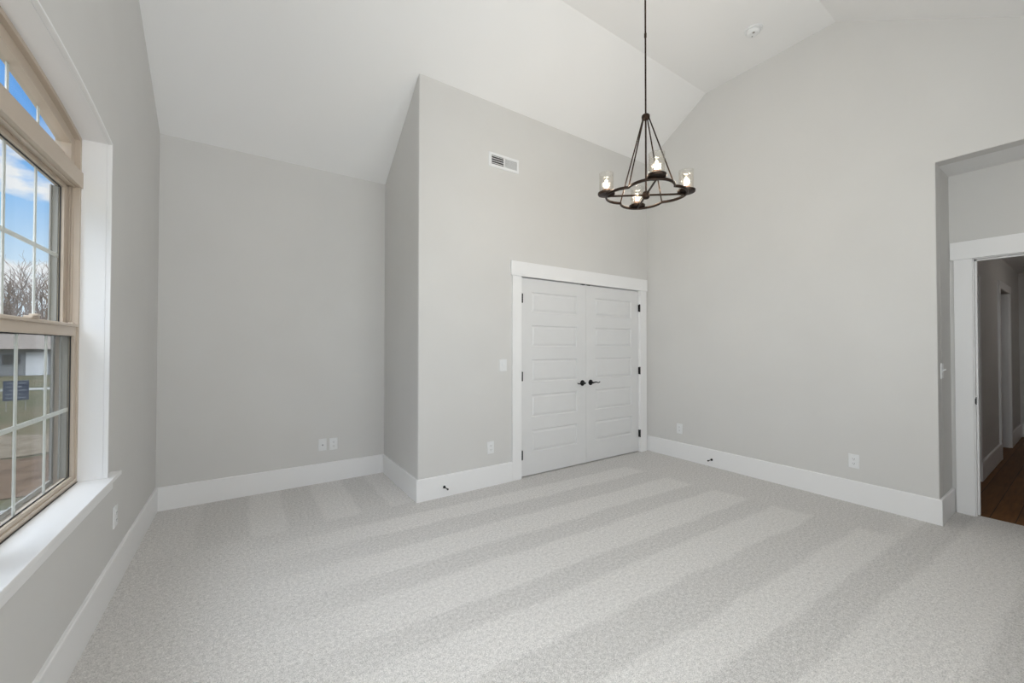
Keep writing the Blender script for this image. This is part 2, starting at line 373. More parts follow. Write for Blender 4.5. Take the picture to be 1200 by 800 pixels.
# closet door casing (a flat board surround with a taller head board)
bm = BM()
box(bm, 2.209, DX0 - .006, YC - .018, YC, 0, DZ)
box(bm, DX1 + .006, 4.290, YC - .018, YC, 0, DZ)
box(bm, 2.190, 4.302, YC - .026, YC, DZ, 2.192)
struct('trim_1', bm, m_trim, bevel=.002)
bm = BM()
box(bm, DX0 - .018, DX0, YC - .002, YC + T, 0, DZ + .018); box(bm, DX1, DX1 + .018, YC - .002, YC + T, 0, DZ + .018); box(bm, DX0, DX1, YC - .002, YC + T, DZ, DZ + .018)
struct('trim_2', bm, m_trim)
bm = BM(); box(bm, DX0, DX1, YC + .055, YC + .067, DZ - .03, DZ - .0); struct('trim_3', bm, m_trim)

# closet doors: five raised panels each
def door_leaf(x0, x1, px0, px1):
    y = YC + .012; bm = BM(); rows = [(.24, .47), (.60, .835), (.965, 1.2), (1.33, 1.555), (1.69, 1.90)]
    zs = [.012] + [v for r in rows for v in r] + [2.038]
    def q(a, b, c, d): bm.faces.new([bm.verts.new(p) for p in (a, b, c, d)])
    xs = [x0, px0, px1, x1]
    for i in range(3):
        for j in range(len(zs) - 1):
            panel = (i == 1 and j % 2 == 1)
            X0, X1, Z0, Z1 = xs[i], xs[i + 1], zs[j], zs[j + 1]
            if not panel: q((X0, y, Z0), (X1, y, Z0), (X1, y, Z1), (X0, y, Z1)); continue
            st = [(0, 0), (.006, .009), (.014, .0105), (.032, .003), (.036, .002)]
            for (a, da), (b, db) in zip(st, st[1:]):
                A = [(X0 + a, y + da, Z0 + a), (X1 - a, y + da, Z0 + a), (X1 - a, y + da, Z1 - a), (X0 + a, y + da, Z1 - a)]
                B = [(X0 + b, y + db, Z0 + b), (X1 - b, y + db, Z0 + b), (X1 - b, y + db, Z1 - b), (X0 + b, y + db, Z1 - b)]
                for k in range(4): q(A[k], A[(k + 1) % 4], B[(k + 1) % 4], B[k])
            q(*B)
    z0, z1, yb = zs[0], zs[-1], y + .035
    q((x0, yb, z0), (x0, yb, z1), (x1, yb, z1), (x1, yb, z0))
    q((x0, y, z0), (x0, y, z1), (x0, yb, z1), (x0, yb, z0)); q((x1, y, z0), (x1, yb, z0), (x1, yb, z1), (x1, y, z1))
    q((x0, y, z1), (x1, y, z1), (x1, yb, z1), (x0, yb, z1)); q((x0, y, z0), (x0, yb, z0), (x1, yb, z0), (x1, y, z0))
    bmesh.ops.remove_doubles(bm, verts=bm.verts, dist=1e-5)
    return bm
def lever(d, x, z, parent):
    y = YC + .012; bm = BM()
    lathe(bm, [(.031, y), (.033, y - .004), (.031, y - .009), (.018, y - .012), (.011, y - .014), (.010, y - .046), (.011, y - .050), (.006, y - .053)], 24, (x, 0, z), 'Y')
    P = [(x, y - .043, z), (x + d * .02, y - .047, z + .002), (x + d * .04, y - .048, z + .006), (x + d * .06, y - .047, z + .002), (x + d * .08, y - .046, z - .004), (x + d * .10, y - .045, z - .001), (x + d * .112, y - .044, z + .006)]
    tube(bm, P, [.009, .0085, .007, .006, .006, .0055, .005], 10)
    obj('handle', bm, m_black, parent, smooth='auto')
for nm, x0, x1, p0, p1, hx, hd, kx in (('door_1', DX0 + .003, 3.2435, 2.465, 3.105, DX0 + .004, 1, 3.183), ('door_2', 3.2465, DX1 - .003, 3.390, 4.030, DX1 + .001, -1, 3.312)):
    d = struct(nm, door_leaf(x0, x1, p0, p1), m_doorw)
    for z in (1.825, 1.031, .235):
        bm = BM(); lathe(bm, [(.0075, z - .045), (.0075, z + .045)], 12, (hx, YC - .012, 0)); lathe(bm, [(.004, z - .049), (.004, z + .049)], 8, (hx, YC - .012, 0)); box(bm, hx - .004, hx + .004, YC - .012, YC + .012, z - .044, z + .044)
        h = obj('hinge', bm, m_black, d, smooth='auto')
    lever(-1 if nm == 'door_1' else 1, kx, .922, d)
    cx = 3.205 if nm == 'door_1' else 3.285
    obj('ball_catch', box(BM(), cx - .022, cx + .022, YC + .010, YC + .040, 2.036, 2.0485), m_black, d)

# hall doorway casing, jamb, strike plate
bm = BM(); y1 = OY1 + .006; y0 = OY0 - .006
box(bm, XD - .018, XD, y1, .662, 0, OZ + .006); box(bm, XD - .018, XD, y0 - .106, y0, 0, OZ + .006)
box(bm, XD - .026, XD, y0 - .125, .681, OZ + .006, 2.178)
struct('trim_4', bm, m_trim, bevel=.002)
bm = BM()
box(bm, XD - .001, XD + T + .001, OY1, OY1 + .018, 0, OZ + .018); box(bm, XD - .001, XD + T + .001, OY0 - .018, OY0, 0, OZ + .018); box(bm, XD - .001, XD + T + .001, OY0, OY1, OZ, OZ + .018)
box(bm, XD + .045, XD + .08, OY1 - .011, OY1, 0, OZ); box(bm, XD + .045, XD + .08, OY0, OY0 + .011, 0, OZ); box(bm, XD + .045, XD + .08, OY0, OY1, OZ - .011, OZ)
jamb = struct('trim_5', bm, m_trim)
bm = BM(); box(bm, XD + .004, XD + .034, OY1 - .0025, OY1 + .001, .876, .934); box(bm, XD - .004, XD + .004, OY1 - .003, OY1 + .002, .885, .925)
obj('strike_plate', bm, m_black, jamb)

# ------------------------------------------------------------------ hall beyond
HX0, HX1, HY = XD + .035, 9.6, .68
struct('floor', box(BM(), HX0, HX1 + .4, -1.7, 3.0, -.10, -.004), m_wood)
struct('ceiling', box(BM(), XD + T, HX1 + .4, -1.7, 3.0, 2.44, 2.56), m_ceil)
EX = 6.075; QX0, QX1, QZ = 7.50, 8.42, 2.04
bm = slab([[(EX, HY, -.1), (QX0, HY, -.1), (QX0, HY, QZ), (QX0, HY, 2.5), (EX, HY, 2.5)], [(QX0, HY, QZ), (QX1, HY, QZ), (QX1, HY, 2.5), (QX0, HY, 2.5)],
           [(QX1, HY, -.1), (HX1, HY, -.1), (HX1, HY, 2.5), (QX1, HY, 2.5), (QX1, HY, QZ)]], (0, .12, 0))
struct('wall_hall_left', bm, m_wall)
struct('wall_hall_end', box(BM(), HX1, HX1 + .12, -1.7, 3.0, -.1, 2.5), m_wall)
struct('wall_hall_right', box(BM(), XD + T, HX1, -1.42, -1.3, -.1, 2.5), m_wall)
struct('wall_hall_far', box(BM(), XD + T, HX1, 2.6, 2.72, -.1, 2.5), m_wall)
struct('wall_hall_near', box(BM(), XD + T - .01, XD + T + .02, YA + .1, 2.7, -.1, 2.5), m_wall)
struct('wall_hall_near', box(BM(), XD + T - .01, XD + T + .02, -1.7, YFR - .1, -.1, 2.5), m_wall)
bm = BM(); prof_board(bm, [(QX0 - .085, HY), (EX, HY)]); prof_board(bm, [(HX1, HY), (QX1 + .085, HY)]); prof_board(bm, [(HX1, -1.3), (HX1, HY - TB)])
bm2 = bm
struct('baseboard_hall', bm2, m_trim)
bm = BM(); box(bm, QX0 - .085, QX0, HY - .018, HY, 0, QZ + .09); box(bm, QX1, QX1 + .085, HY - .018, HY, 0, QZ + .09); box(bm, QX0, QX1, HY - .018, HY, QZ, QZ + .09)
box(bm, QX0, QX0 + .016, HY, HY + .12, 0, QZ); box(bm, QX1 - .016, QX1, HY, HY + .12, 0, QZ)
box(bm, EX - .016, EX, HY, HY + .12, 0, 2.04)
box(bm, EX - .016, EX + .07, HY - .012, HY, 0, 2.04)
struct('trim_6', bm, m_trim)

# point light without a fixture, added out of sight to lift the dark hall
hl = bpy.data.lights.new('hall_fill', 'POINT'); hl.energy = 5.2; hl.color = (1, .93, .86); hl.shadow_soft_size = .12
ho = bpy.data.objects.new('hall_fill', hl); C.objects.link(ho); ho.location = (7.6, -.55, 2.3)

# ------------------------------------------------------------------ the arched window
w1 = thing('window_1', None, None, (XL, YM, SILL), kind='structure')
def wobj(name, bm, m, parent=w1, **kw):
    o = obj(name, bm, m, parent, **kw)
    off = Vector(w1.location) if parent is w1 else Vector((0, 0, 0))
    if parent is w1: o.location = -off
    return o
XF = -.680; XO = -.765
FC = XL + .019
wobj('edge_bead', arch_band(.001, .012, SILL, XL, FC), m_trim, bevel=.002)
wobj('jamb_lining', arch_band(0, OJ, SILL, XO, XL), m_trim)
q_ = SILL - .0215; xa_, xb_, xc_ = XO + .01, XL, -.546
bm = slab([[(xa_, Y0 - .015, q_), (xb_, Y0 - .015, q_), (xb_, Y1 + .015, q_), (xa_, Y1 + .015, q_)],
           [(xb_, Y0 - .14, q_), (xc_, Y0 - .14, q_), (xc_, Y1 + .14, q_), (xb_, Y1 + .14, q_), (xb_, Y1 + .015, q_), (xb_, Y0 - .015, q_)]], (0, 0, .0215))
wobj('stool', bm, m_trim, bevel=.003)
wobj('apron', box(BM(), XL, FC, Y0 - .10, Y1 + .10, SILL - .082, SILL - .0215), m_trim, bevel=.002)
# tan frame
bm = arch_band(-.020, 0, SILL, XO, XF)
box(bm, XO, XF - .002, Y0, Y1, SILL, SILL + .012)
box(bm, XO, XF - .004, YM - .052, YM + .052, SILL, 2.14)
gk_ = BM(); box(gk_, XF - .001, XF + .0025, Y0 + .001, Y1 - .001, SILL, SILL + .003); wobj('sill_gasket', gk_, m_gasket)
# raised ribs of the jamb track
for s, ye in ((1, Y1 - .020), (-1, Y0 + .020)):
    for xr in (-.703, -.712, -.722):
        a, b = sorted((ye, ye - s * .007)); box(bm, xr - .0015, xr + .0015, a, b, 1.44, 2.13)
wobj('frame', bm, m_tan)
bm = arch_band(-.067, -.020, 2.22, -.748, XF - .020)
wobj('transom_head', bm, m_tan)
bm = BM(); box(bm, XO, XF - .020, Y0 + .02, Y1 - .02, 2.125, 2.160)
box(bm, XO, -.673, Y0 + .001, Y1 - .001, 2.114, 2.192); box(bm, XO, -.690, Y0 + .01, Y1 - .01, 2.192, 2.206); box(bm, XO, -.710, Y0 + .02, Y1 - .02, 2.206, 2.236); box(bm, XO, -.722, Y0 + .02, Y1 - .02, 2.236, 2.262)
wobj('transom_bar', bm, m_tan, bevel=.002)
bm = BM(); box(bm, XO, -.70, Y0 + .02, Y1 - .02, 2.118, 2.135); box(bm, -.705, -.694, Y0 + .02, Y1 - .02, 2.108, 2.124)
wobj('frame_head', bm, m_tan)
bm = BM()
for s in (-1, 1):
    ys = (YM - s * .94 + (s * .067 if s < 0 else 0),)
def zgt(y): return arch(y, -.062)
gy = [Y0 + .06 + (Y1 - Y0 - .12) * i / 24 for i in range(25)]
bm = slab([[(-.730, a, 2.258), (-.730, b, 2.258), (-.730, b, zgt(b)), (-.730, a, zgt(a))] for a, b in zip(gy, gy[1:])], (-.004, 0, 0))
wobj('transom_glass', bm, m_glass)
bm = BM()
for yv in (2.51, 2.245, 1.98, 1.78, 1.515, 1.25): box(bm, -.739, -.7345, yv - .009, yv + .009, 2.255, zgt(yv) + .004)
wobj('transom_grille', bm, m_grille)
for s in (1, -1):
    def Y(a): return a if s > 0 else 2 * YM - a
    def bx(bm, x0, x1, a, b, z0, z1): a, b = sorted((Y(a), Y(b))); box(bm, x0, x1, a, b, z0, z1)
    for kind, xa, xb, z0, z1, gz0, gz1, ya, yb_, mz in (('lower_sash', -.715, -.685, SILL + .012, 1.442, .706, 1.382, 1.965, 2.772, 1.030), ('upper_sash', -.752, -.722, 1.400, 2.125, 1.442, 2.093, 1.965, 2.762, 1.762)):
        bm = BM(); e0, e1 = 1.932, 2.800
        bx(bm, xa, xb, e0, ya, z0, z1); bx(bm, xa, xb, yb_, e1, z0, z1); bx(bm, xa, xb, ya, yb_, z0, gz0); bx(bm, xa, xb, ya, yb_, gz1, z1)
        if kind == 'lower_sash':
            bx(bm, xb, xb + .010, e0 + .01, e1 - .01, z1 - .016, z1 - .004)
            bx(bm, xb, xb + .006, e0 + .0, e1, z0, z0 + .012)
        sash = wobj(kind, bm, m_tan, bevel=.0015)
        xg = xb - .012
        bm = BM(); bx(bm, xg - .004, xg, ya - .004, yb_ + .004, gz0 - .004, gz1 + .004); obj('glass', bm, m_glass, sash)
        bm = BM()
        for t_ in (0, 1):
            if t_: bx(bm, xg - .002, xg + .002, ya, ya + .004, gz0, gz1); bx(bm, xg - .002, xg + .002, yb_ - .004, yb_, gz0, gz1)
            else: bx(bm, xg - .002, xg + .002, ya, yb_, gz0, gz0 + .004); bx(bm, xg - .002, xg + .002, ya, yb_, gz1 - .004, gz1)
        obj('gasket', bm, m_gasket, sash)
        bm = BM()
        for yv in (2.51, 2.245): bx(bm, xg - .0085, xg - .0045, yv - .009, yv + .009, gz0, gz1)
        bx(bm, xg - .0088, xg - .0050, ya, yb_, mz - .009, mz + .009)
        obj('grille', bm, m_grille, sash)
        bm = BM(); bx(bm, xg - .034, xg - .006, yb_ - .009, yb_ + .001, gz0, gz1); bx(bm, xg - .030, xg - .026, yb_ - .020, yb_ - .009, gz0, gz1)
        obj('outer_channel', bm, m_extgrey, sash)
        if kind == 'lower_sash':
            bm = BM(); bx(bm, xb - .020, xb + .004, 2.30, 2.37, z1, z1 + .010); bx(bm, xb - .012, xb + .012, 2.32, 2.35, z1 + .010, z1 + .018)
            bx(bm, xb - .018, xb + .0, 2.755, 2.775, z1 - .001, z1 + .006)
            obj('sash_lock', bm, m_tan, sash, bevel=.002)
    bm = BM(); bx(bm, -.7615, -.7605, 1.95, 2.785, .69, 1.43)
    scr = wobj('insect_screen', bm, m_screen)
    bm = BM(); bx(bm, -.764, -.755, 1.935, 1.955, .68, 1.44); bx(bm, -.764, -.755, 2.780, 2.80, .68, 1.44); bx(bm, -.764, -.755, 1.955, 2.78, .68, .70); bx(bm, -.764, -.755, 1.955, 2.78, 1.42, 1.44)
    obj('screen_frame', bm, m_extgrey, scr)
# brick reveal outside the frame (part of the outer skin of the wall)
bm = BM(); box(bm, XL - .20, XL - .161, Y1 + .07, Y1 + 1.6, -.5, 3.1); box(bm, XL - .20, XL - .161, Y0 - .27, Y0 - .07, -.5, 3.1); box(bm, XL - .205, XL - .161, Y0 - .07, Y1 + .07, -.5, SILL - .015)
struct('wall_outer', bm, m_brick)

# invented front window, unseen behind the camera, frames the fill light
w2 = thing('added_window_2', None, None, (FX0, YFR, FZ0), kind='structure')
bm = BM(); xs = [FX0, (FX0 * 2 + FX1) / 3, (FX0 + FX1 * 2) / 3, FX1]
for xv in xs: box(bm, max(FX0, xv - .03), min(FX1, xv + .03), YFR - .09, YFR - .03, FZ0, FZ1)
for zv in (FZ0 + .02, 2.07, FZ1 - .02): box(bm, FX0, FX1, YFR - .088, YFR - .032, zv - .02, zv + .02)
o = obj('frame', bm, m_tan, w2); o.location = (-FX0, -YFR, -FZ0)
bm = BM(); box(bm, FX0, FX1, YFR - .062, YFR - .058, FZ0, FZ1); o = obj('glass', bm, m_glass, w2); o.location = (-FX0, -YFR, -FZ0)
bm = BM(); box(bm, FX0 - .09, FX0, YFR, YFR + .018, FZ0, FZ1); box(bm, FX1, FX1 + .09, YFR, YFR + .018, FZ0, FZ1); box(bm, FX0 - .11, FX1 + .11, YFR, YFR + .022, FZ1, FZ1 + .14); box(bm, FX0 - .11, FX1 + .11, YFR, YFR + .04, FZ0 - .022, FZ0)
o = obj('casing', bm, m_trim, w2); o.location = (-FX0, -YFR, -FZ0)

w3 = thing('added_window_3', None, None, (XL, GY0, GZ0), kind='structure')  # invented side window beside the camera, frames the second fill light
bm = BM()
for yv in (GY0 + .02, GY1 - .02): box(bm, XL - .13, XL - .07, yv - .02, yv + .02, GZ0, GZ1)
for zv in (GZ0 + .02, (GZ0 + GZ1) / 2, GZ1 - .02): box(bm, XL - .128, XL - .072, GY0, GY1, zv - .02, zv + .02)
o = obj('frame', bm, m_tan, w3); o.location = (-XL, -GY0, -GZ0)
bm = BM(); box(bm, XL - .102, XL - .098, GY0, GY1, GZ0, GZ1); o = obj('glass', bm, m_glass, w3); o.location = (-XL, -GY0, -GZ0)
bm = BM(); box(bm, XL, XL + .018, GY0 - .09, GY0, GZ0, GZ1); box(bm, XL, XL + .018, GY1, GY1 + .09, GZ0, GZ1); box(bm, XL, XL + .022, GY0 - .11, GY1 + .11, GZ1, GZ1 + .14); box(bm, XL, XL + .04, GY0 - .11, GY1 + .11, GZ0 - .022, GZ0)
o = obj('casing', bm, m_trim, w3); o.location = (-XL, -GY0, -GZ0)

# ------------------------------------------------------------------ wall fittings
def plate_bm(w=.073, h=.117):
    bm = BM(); s = [(0, 0), (0, -.003), (.003, -.006)]
    pr = [bm.verts.new((sx * (w / 2), 0, sz * (h / 2))) for sx, sz in ((-1, -1), (1, -1), (1, 1), (-1, 1))]
    first = pr
    for i, dy in s[1:]:
        cur = [bm.verts.new((sx * (w / 2 - i), dy, sz * (h / 2 - i))) for sx, sz in ((-1, -1), (1, -1), (1, 1), (-1, 1))]
        for k in range(4): bm.faces.new((pr[k], pr[(k + 1) % 4], cur[(k + 1) % 4], cur[k]))
        pr = cur
    bm.faces.new(pr); bm.faces.new(first[::-1]); return bm
PL = {}
def outlet(loc, rz, label, kind='duplex', group=None, name=None, cat=None):
    nm = name or {'duplex': 'wall_outlet', 'cable': 'cable_plate', 'rocker': 'light_switch', 'toggle': 'light_switch'}[kind]
    t = thing(nm, label, cat or {'duplex': 'outlet', 'cable': 'wall plate', 'rocker': 'light switch', 'toggle': 'light switch'}[kind], loc, group, rotz=rz)
    obj('cover_plate', plate_bm(.086 if kind == 'rocker' else .073), m_plate, t)
    if kind == 'duplex':
        for dz in (-.0195, .0195):
            bm = BM(); lathe(bm, [(.0165, -.005), (.0165, -.0075), (.0155, -.0085)], 20, (0, 0, dz), 'Y')
            r = obj('receptacle', bm, m_plate, t, smooth='auto')
            bm = BM(); box(bm, -.0075, -.0055, -.0092, -.008, dz - .003, dz + .006); box(bm, .0055, .0075, -.0092, -.008, dz - .003, dz + .006); box(bm, -.002, .002, -.0092, -.008, dz - .011, dz - .007)
            obj('slot', bm, m_slot, r)
        bm = BM(); lathe(bm, [(.003, -.005), (.003, -.007)], 10, (0, 0, 0), 'Y'); obj('screw', bm, m_plate, t)
    elif kind == 'cable':
        bm = BM(); lathe(bm, [(.0075, -.005), (.0075, -.007), (.005, -.008), (.005, -.015)], 14, (0, 0, -.004), 'Y'); obj('coaxial_jack', bm, mat('steel_jack', (.35, .36, .38), .4, .8), t)
        for dz in (-.042, .042):
            bm = BM(); lathe(bm, [(.003, -.005), (.003, -.007)], 10, (0, 0, dz), 'Y'); obj('screw', bm, m_plate, t)
    elif kind == 'rocker':
        for dx in (0,):
            bm = BM(); box(bm, dx - .0165, dx + .0165, -.008, -.005, -.033, .033); p = obj('rocker_frame', bm, m_plate, t, bevel=.001)
            bm = BM(); vs = [(-.014, -.008, -.03), (.014, -.008, -.03), (.014, -.012, 0), (-.014, -.012, 0), (.014, -.008, .03), (-.014, -.008, .03)]
            v = [bm.verts.new(q) for q in vs]; bm.faces.new((v[0], v[1], v[2], v[3])); bm.faces.new((v[3], v[2], v[4], v[5])); bm.faces.new((v[1], v[4], v[2])); bm.faces.new((v[0], v[3], v[5])); bm.faces.new((v[0], v[5], v[4], v[1]))
            obj('rocker', bm, m_plate, p)
    else:
        bm = BM(); box(bm, -.006, .006, -.0075, -.005, -.013, .013); obj('toggle_frame', bm, m_plate, t)
        bm = BM(); tube(bm, [(0, -.004, 0), (0, -.015, .006), (0, -.024, .010)], [.0055, .005, .0042], 8); obj('toggle', bm, m_plate, t)
        for dz in (-.042, .042):
            bm = BM(); lathe(bm, [(.003, -.005), (.003, -.007)], 10, (0, 0, dz), 'Y'); obj('screw', bm, m_plate, t)
    return t
outlet((.640, YB, .370), 0, 'white wall plate with one round cable jack on the recessed back wall', 'cable')
outlet((.740, YB, .366), 0, 'white duplex outlet right of the cable plate on the recessed back wall')
outlet((1.965, YC, .365), 0, 'white duplex outlet on the closet wall below the switch, left of the double doors')
outlet((2.105, YC, 1.150), 0, 'white rocker light switch left of the closet double doors', 'rocker')
outlet((XR, 2.830, .352), -PI / 2, 'small white duplex outlet on the right wall nearest the closet corner')
outlet((XR, 1.190, .356), -PI / 2, 'white duplex outlet on the right wall nearer the hall doorway')
outlet((XL, 3.060, .392), PI / 2, 'white outlet on the window wall under the end of the sill, seen edge on')
outlet((4.452, YA, 1.150), 0, 'white toggle switch on the narrow recess wall beside the hall doorway', 'toggle')

def door_stop(loc, rz, label):
    t = thing('door_stop', label, 'door stop', loc, rotz=rz)
    bm = BM(); lathe(bm, [(.012, 0), (.013, -.003), (.010, -.009), (.006, -.013)], 18, (0, 0, 0), 'Y'); obj('mounting_base', bm, m_black, t, smooth='auto')
    bm = BM(); tube(bm, [(0, -.011, 0), (0, -.067, 0)], .0042, 10); obj('rod', bm, m_black, t, smooth='auto')
    bm = BM(); lathe(bm, [(.0042, -.064), (.008, -.066), (.0085, -.075), (.006, -.079)], 16, (0, 0, 0), 'Y'); obj('rubber_tip', bm, m_slot, t, smooth='auto')
door_stop((1.478, YC - TB, .088), 0, 'black metal door stop on the baseboard left of the closet doors')
door_stop((XR - TB, 2.430, .078), -PI / 2, 'black metal door stop on the baseboard of the right wall')

# air register high on the closet wall
t = thing('air_vent', 'white rectangular air register high on the closet wall, dark louvres at its left', 'vent', (2.116, YC, 3.152))
bm = BM(); w, h, iw, ih = .178, .072, .148, .044
A = [(-w, 0, -h), (w, 0, -h), (w, 0, h), (-w, 0, h)]; B = [(-w + .004, -.007, -h + .004), (w - .004, -.007, -h + .004), (w - .004, -.007, h - .004), (-w + .004, -.007, h - .004)]
Cc = [(-iw, -.009, -ih), (iw, -.009, -ih), (iw, -.009, ih), (-iw, -.009, ih)]; D = [(-iw, -.001, -ih), (iw, -.001, -ih), (iw, -.001, ih), (-iw, -.001, ih)]
V = [[bm.verts.new(p) for p in R_] for R_ in (A, B, Cc, D)]
for P_, Q_ in zip(V, V[1:]):
    for k in range(4): bm.faces.new((P_[k], P_[(k + 1) % 4], Q_[(k + 1) % 4], Q_[k]))
obj('vent_frame', bm, m_plate, t)
obj('duct_backing', box(BM(), -iw, iw, -.0015, -.0005, -ih, ih), m_slot, t)
obj('divider', box(BM(), -.008, .004, -.009, -.0015, -ih, ih), m_plate, t)
for side, xa, xb in ((0, -iw, -.008), (1, .004, iw)):
    n = 4 if side == 0 else 12
    for i in range(n):
        z = -ih + 2 * ih * (i + .5) / n; bm = BM()
        if side == 0: P_ = [(xa, -.0085, z + .003), (xb, -.0085, z + .003), (xb, -.0025, z + .0065), (xa, -.0025, z + .0065)]
        else: P_ = [(xa, -.0085, z - .0045), (xb, -.0085, z - .0045), (xb, -.003, z + .0045), (xa, -.003, z + .0045)]
        f = bm.faces.new([bm.verts.new(p) for p in P_]); r = bmesh.ops.extrude_face_region(bm, geom=[f]); bmesh.ops.translate(bm, vec=(0, .0, -.0060 if side == 0 else -.0012), verts=[g for g in r['geom'] if isinstance(g, bmesh.types.BMVert)])
        obj('louvre', bm, m_plate, t)

# smoke alarm
t = thing('smoke_alarm', 'round white smoke alarm on the flat centre of the ceiling', 'smoke alarm', (3.820, 1.738, ZF))
bm = BM(); lathe(bm, [(.072, 0), (.072, -.008), (.068, -.012), (.05, -.013)], 40); obj('mounting_ring', bm, m_plate, t, smooth='auto')
bm = BM(); lathe(bm, [(.052, -.011), (.056, -.018), (.054, -.030), (.046, -.038), (.030, -.041), (.02, -.041)], 40); o = obj('alarm_body', bm, m_plate, t, smooth='auto')
bm = BM(); lathe(bm, [(.011, -.040), (.011, -.0425)], 16, (-.02, -.012, 0)); obj('sounder_grille', bm, m_extgrey, t)
bm = BM(); lathe(bm, [(.006, -.040), (.006, -.043)], 12, (.018, .018, 0)); obj('test_button', bm, m_extgrey, t)

# ------------------------------------------------------------------ chandelier
CX, CY, CZR = 2.469, 1.880, 2.462
ch = thing('chandelier', 'dark bronze four-light chandelier with a quatrefoil ring hanging from a long rod', 'chandelier', (CX, CY, CZR))
A0 = math.radians(51.0); RL, RD = .290, .223
bm = BM(); c = .13; rho = RL - c
ha = math.atan2(RD * math.sin(PI / 4), RD * math.cos(PI / 4) - c)
P_ = []
for k in range(4):
    a = A0 + k * PI / 2
    for i in range(15):
        t_ = -ha + 2 * ha * i / 14
        if i in (0,): continue
        x_, y_ = c + rho * math.cos(t_), rho * math.sin(t_)
        if i == 14:
            x_, y_ = RD * math.cos(PI / 4) * 1.0, RD * math.sin(PI / 4) * 1.0
        P_.append((x_ * math.cos(a) - y_ * math.sin(a), x_ * math.sin(a) + y_ * math.cos(a), 0))
ring = []
for rr, zz in ((-.0065, -.008), (.0065, -.008), (.0065, .008), (-.0065, .008)): pass
n = len(P_); rows = []
for i in range(n):
    p, q, r_ = Vector(P_[i - 1]), Vector(P_[i]), Vector(P_[(i + 1) % n]); tt = (r_ - p).normalized(); nn = Vector((tt.y, -tt.x, 0))
    rows.append([bm.verts.new(q + nn * a_ + Vector((0, 0, b_))) for a_, b_ in ((-.0075, -.006), (-.005, -.009), (.005, -.009), (.0075, -.006), (.0075, .006), (.005, .009), (-.005, .009), (-.0075, .006))])
for i in range(n):
    a_, b_ = rows[i], rows[(i + 1) % n]
    for j in range(8): bm.faces.new((a_[j], a_[(j + 1) % 8], b_[(j + 1) % 8], b_[j]))
obj('ring', bm, m_bronze, ch, smooth='auto')
bm = BM(); lathe(bm, [(.012, -.030), (.020, -.026), (.026, -.018), (.026, .016), (.020, .024), (.012, .030)], 24); obj('lower_hub', bm, m_bronze, ch, smooth='auto')
ZTOP = 3.048 - CZR
bm = BM(); lathe(bm, [(.010, ZTOP - .022), (.026, ZTOP - .016), (.030, ZTOP - .006), (.030, ZTOP + .008), (.024, ZTOP + .016), (.009, ZTOP + .022)], 24); obj('upper_hub', bm, m_bronze, ch, smooth='auto')
bm = BM(); tube(bm, [(0, 0, .02), (0, 0, ZTOP)], .0065, 12); obj('centre_stem', bm, m_bronze, ch, smooth='auto')
bm = BM(); tube(bm, [(0, 0, ZTOP + .015), (0, 0, ZF - CZR - .02)], .0062, 12); lathe(bm, [(.009, ZTOP + .60), (.009, ZTOP + .63)], 12)
obj('hanging_rod', bm, m_bronze, ch, smooth='auto')
bm = BM(); lathe(bm, [(.010, ZF - CZR - .045), (.022, ZF - CZR - .035), (.058, ZF - CZR - .018), (.065, ZF - CZR - .004), (.065, ZF - CZR)], 32); obj('ceiling_canopy', bm, m_bronze, ch, smooth='auto')
def lamp_unit(k):
    a = A0 + k * PI / 2; x, y = RL * math.cos(a), RL * math.sin(a)
    ab = BM(); tube(ab, [(.02 * math.cos(a), .02 * math.sin(a), 0), (x, y, 0)], .0075, 10); obj('cross_bar', ab, m_bronze, ch, smooth='auto')
    b = a + PI / 4
    ab = BM(); tube(ab, [(.026 * math.cos(b), .026 * math.sin(b), ZTOP), (.028 * math.cos(b), .028 * math.sin(b), ZTOP - .02), (RD * math.cos(b), RD * math.sin(b), .006)], .0050, 8); obj('stay_rod', ab, m_bronze, ch, smooth='auto')
    bm = BM(); lathe(bm, [(.012, .004), (.040, .008), (.060, .010), (.063, .016), (.063, .026), (.058, .029), (.03, .027), (.01, .027)], 32, (x, y, 0))
    d = obj('drip_pan', bm, m_bronze, ch, smooth='auto')
    bm = BM(); lathe(bm, [(.024, .026), (.028, .032), (.028, .052), (.022, .056), (.012, .056)], 20, (x, y, 0)); obj('candle_cup', bm, m_copper, d, smooth='auto')
    bm = BM(); g = [(.050, .028), (.051, .05), (.051, .16), (.0525, .170)]
    gi = [(r_ - .0022, z) for r_, z in g[::-1]]
    pr = g + gi; rings = []
    for r_, z in pr:
        rings.append([bm.verts.new((x + r_ * (1 + .012 * math.cos(14 * 2 * PI * i / 56)) * math.cos(2 * PI * i / 56), y + r_ * (1 + .012 * math.cos(14 * 2 * PI * i / 56)) * math.sin(2 * PI * i / 56), z)) for i in range(56)])
    for j in range(len(rings)):
        p, q = rings[j], rings[(j + 1) % len(rings)]
        for i in range(56): bm.faces.new((p[i], p[(i + 1) % 56], q[(i + 1) % 56], q[i]))
    obj('glass_shade', bm, m_shade, d, smooth=True)
    bm = BM(); lathe(bm, [(.007, .054), (.013, .062), (.0165, .078), (.015, .095), (.009, .112), (.003, .124)], 20, (x, y, 0)); obj('bulb', bm, m_bulb, d, smooth=True)
    pl = bpy.data.lights.new('bulb_light', 'POINT'); pl.energy = 3.6; pl.color = (1, .86, .70); pl.shadow_soft_size = .02
    lo = bpy.data.objects.new('bulb_light', pl); C.objects.link(lo); lo.parent = d; lo.location = (x, y, .13)
for k in range(4): lamp_unit(k)

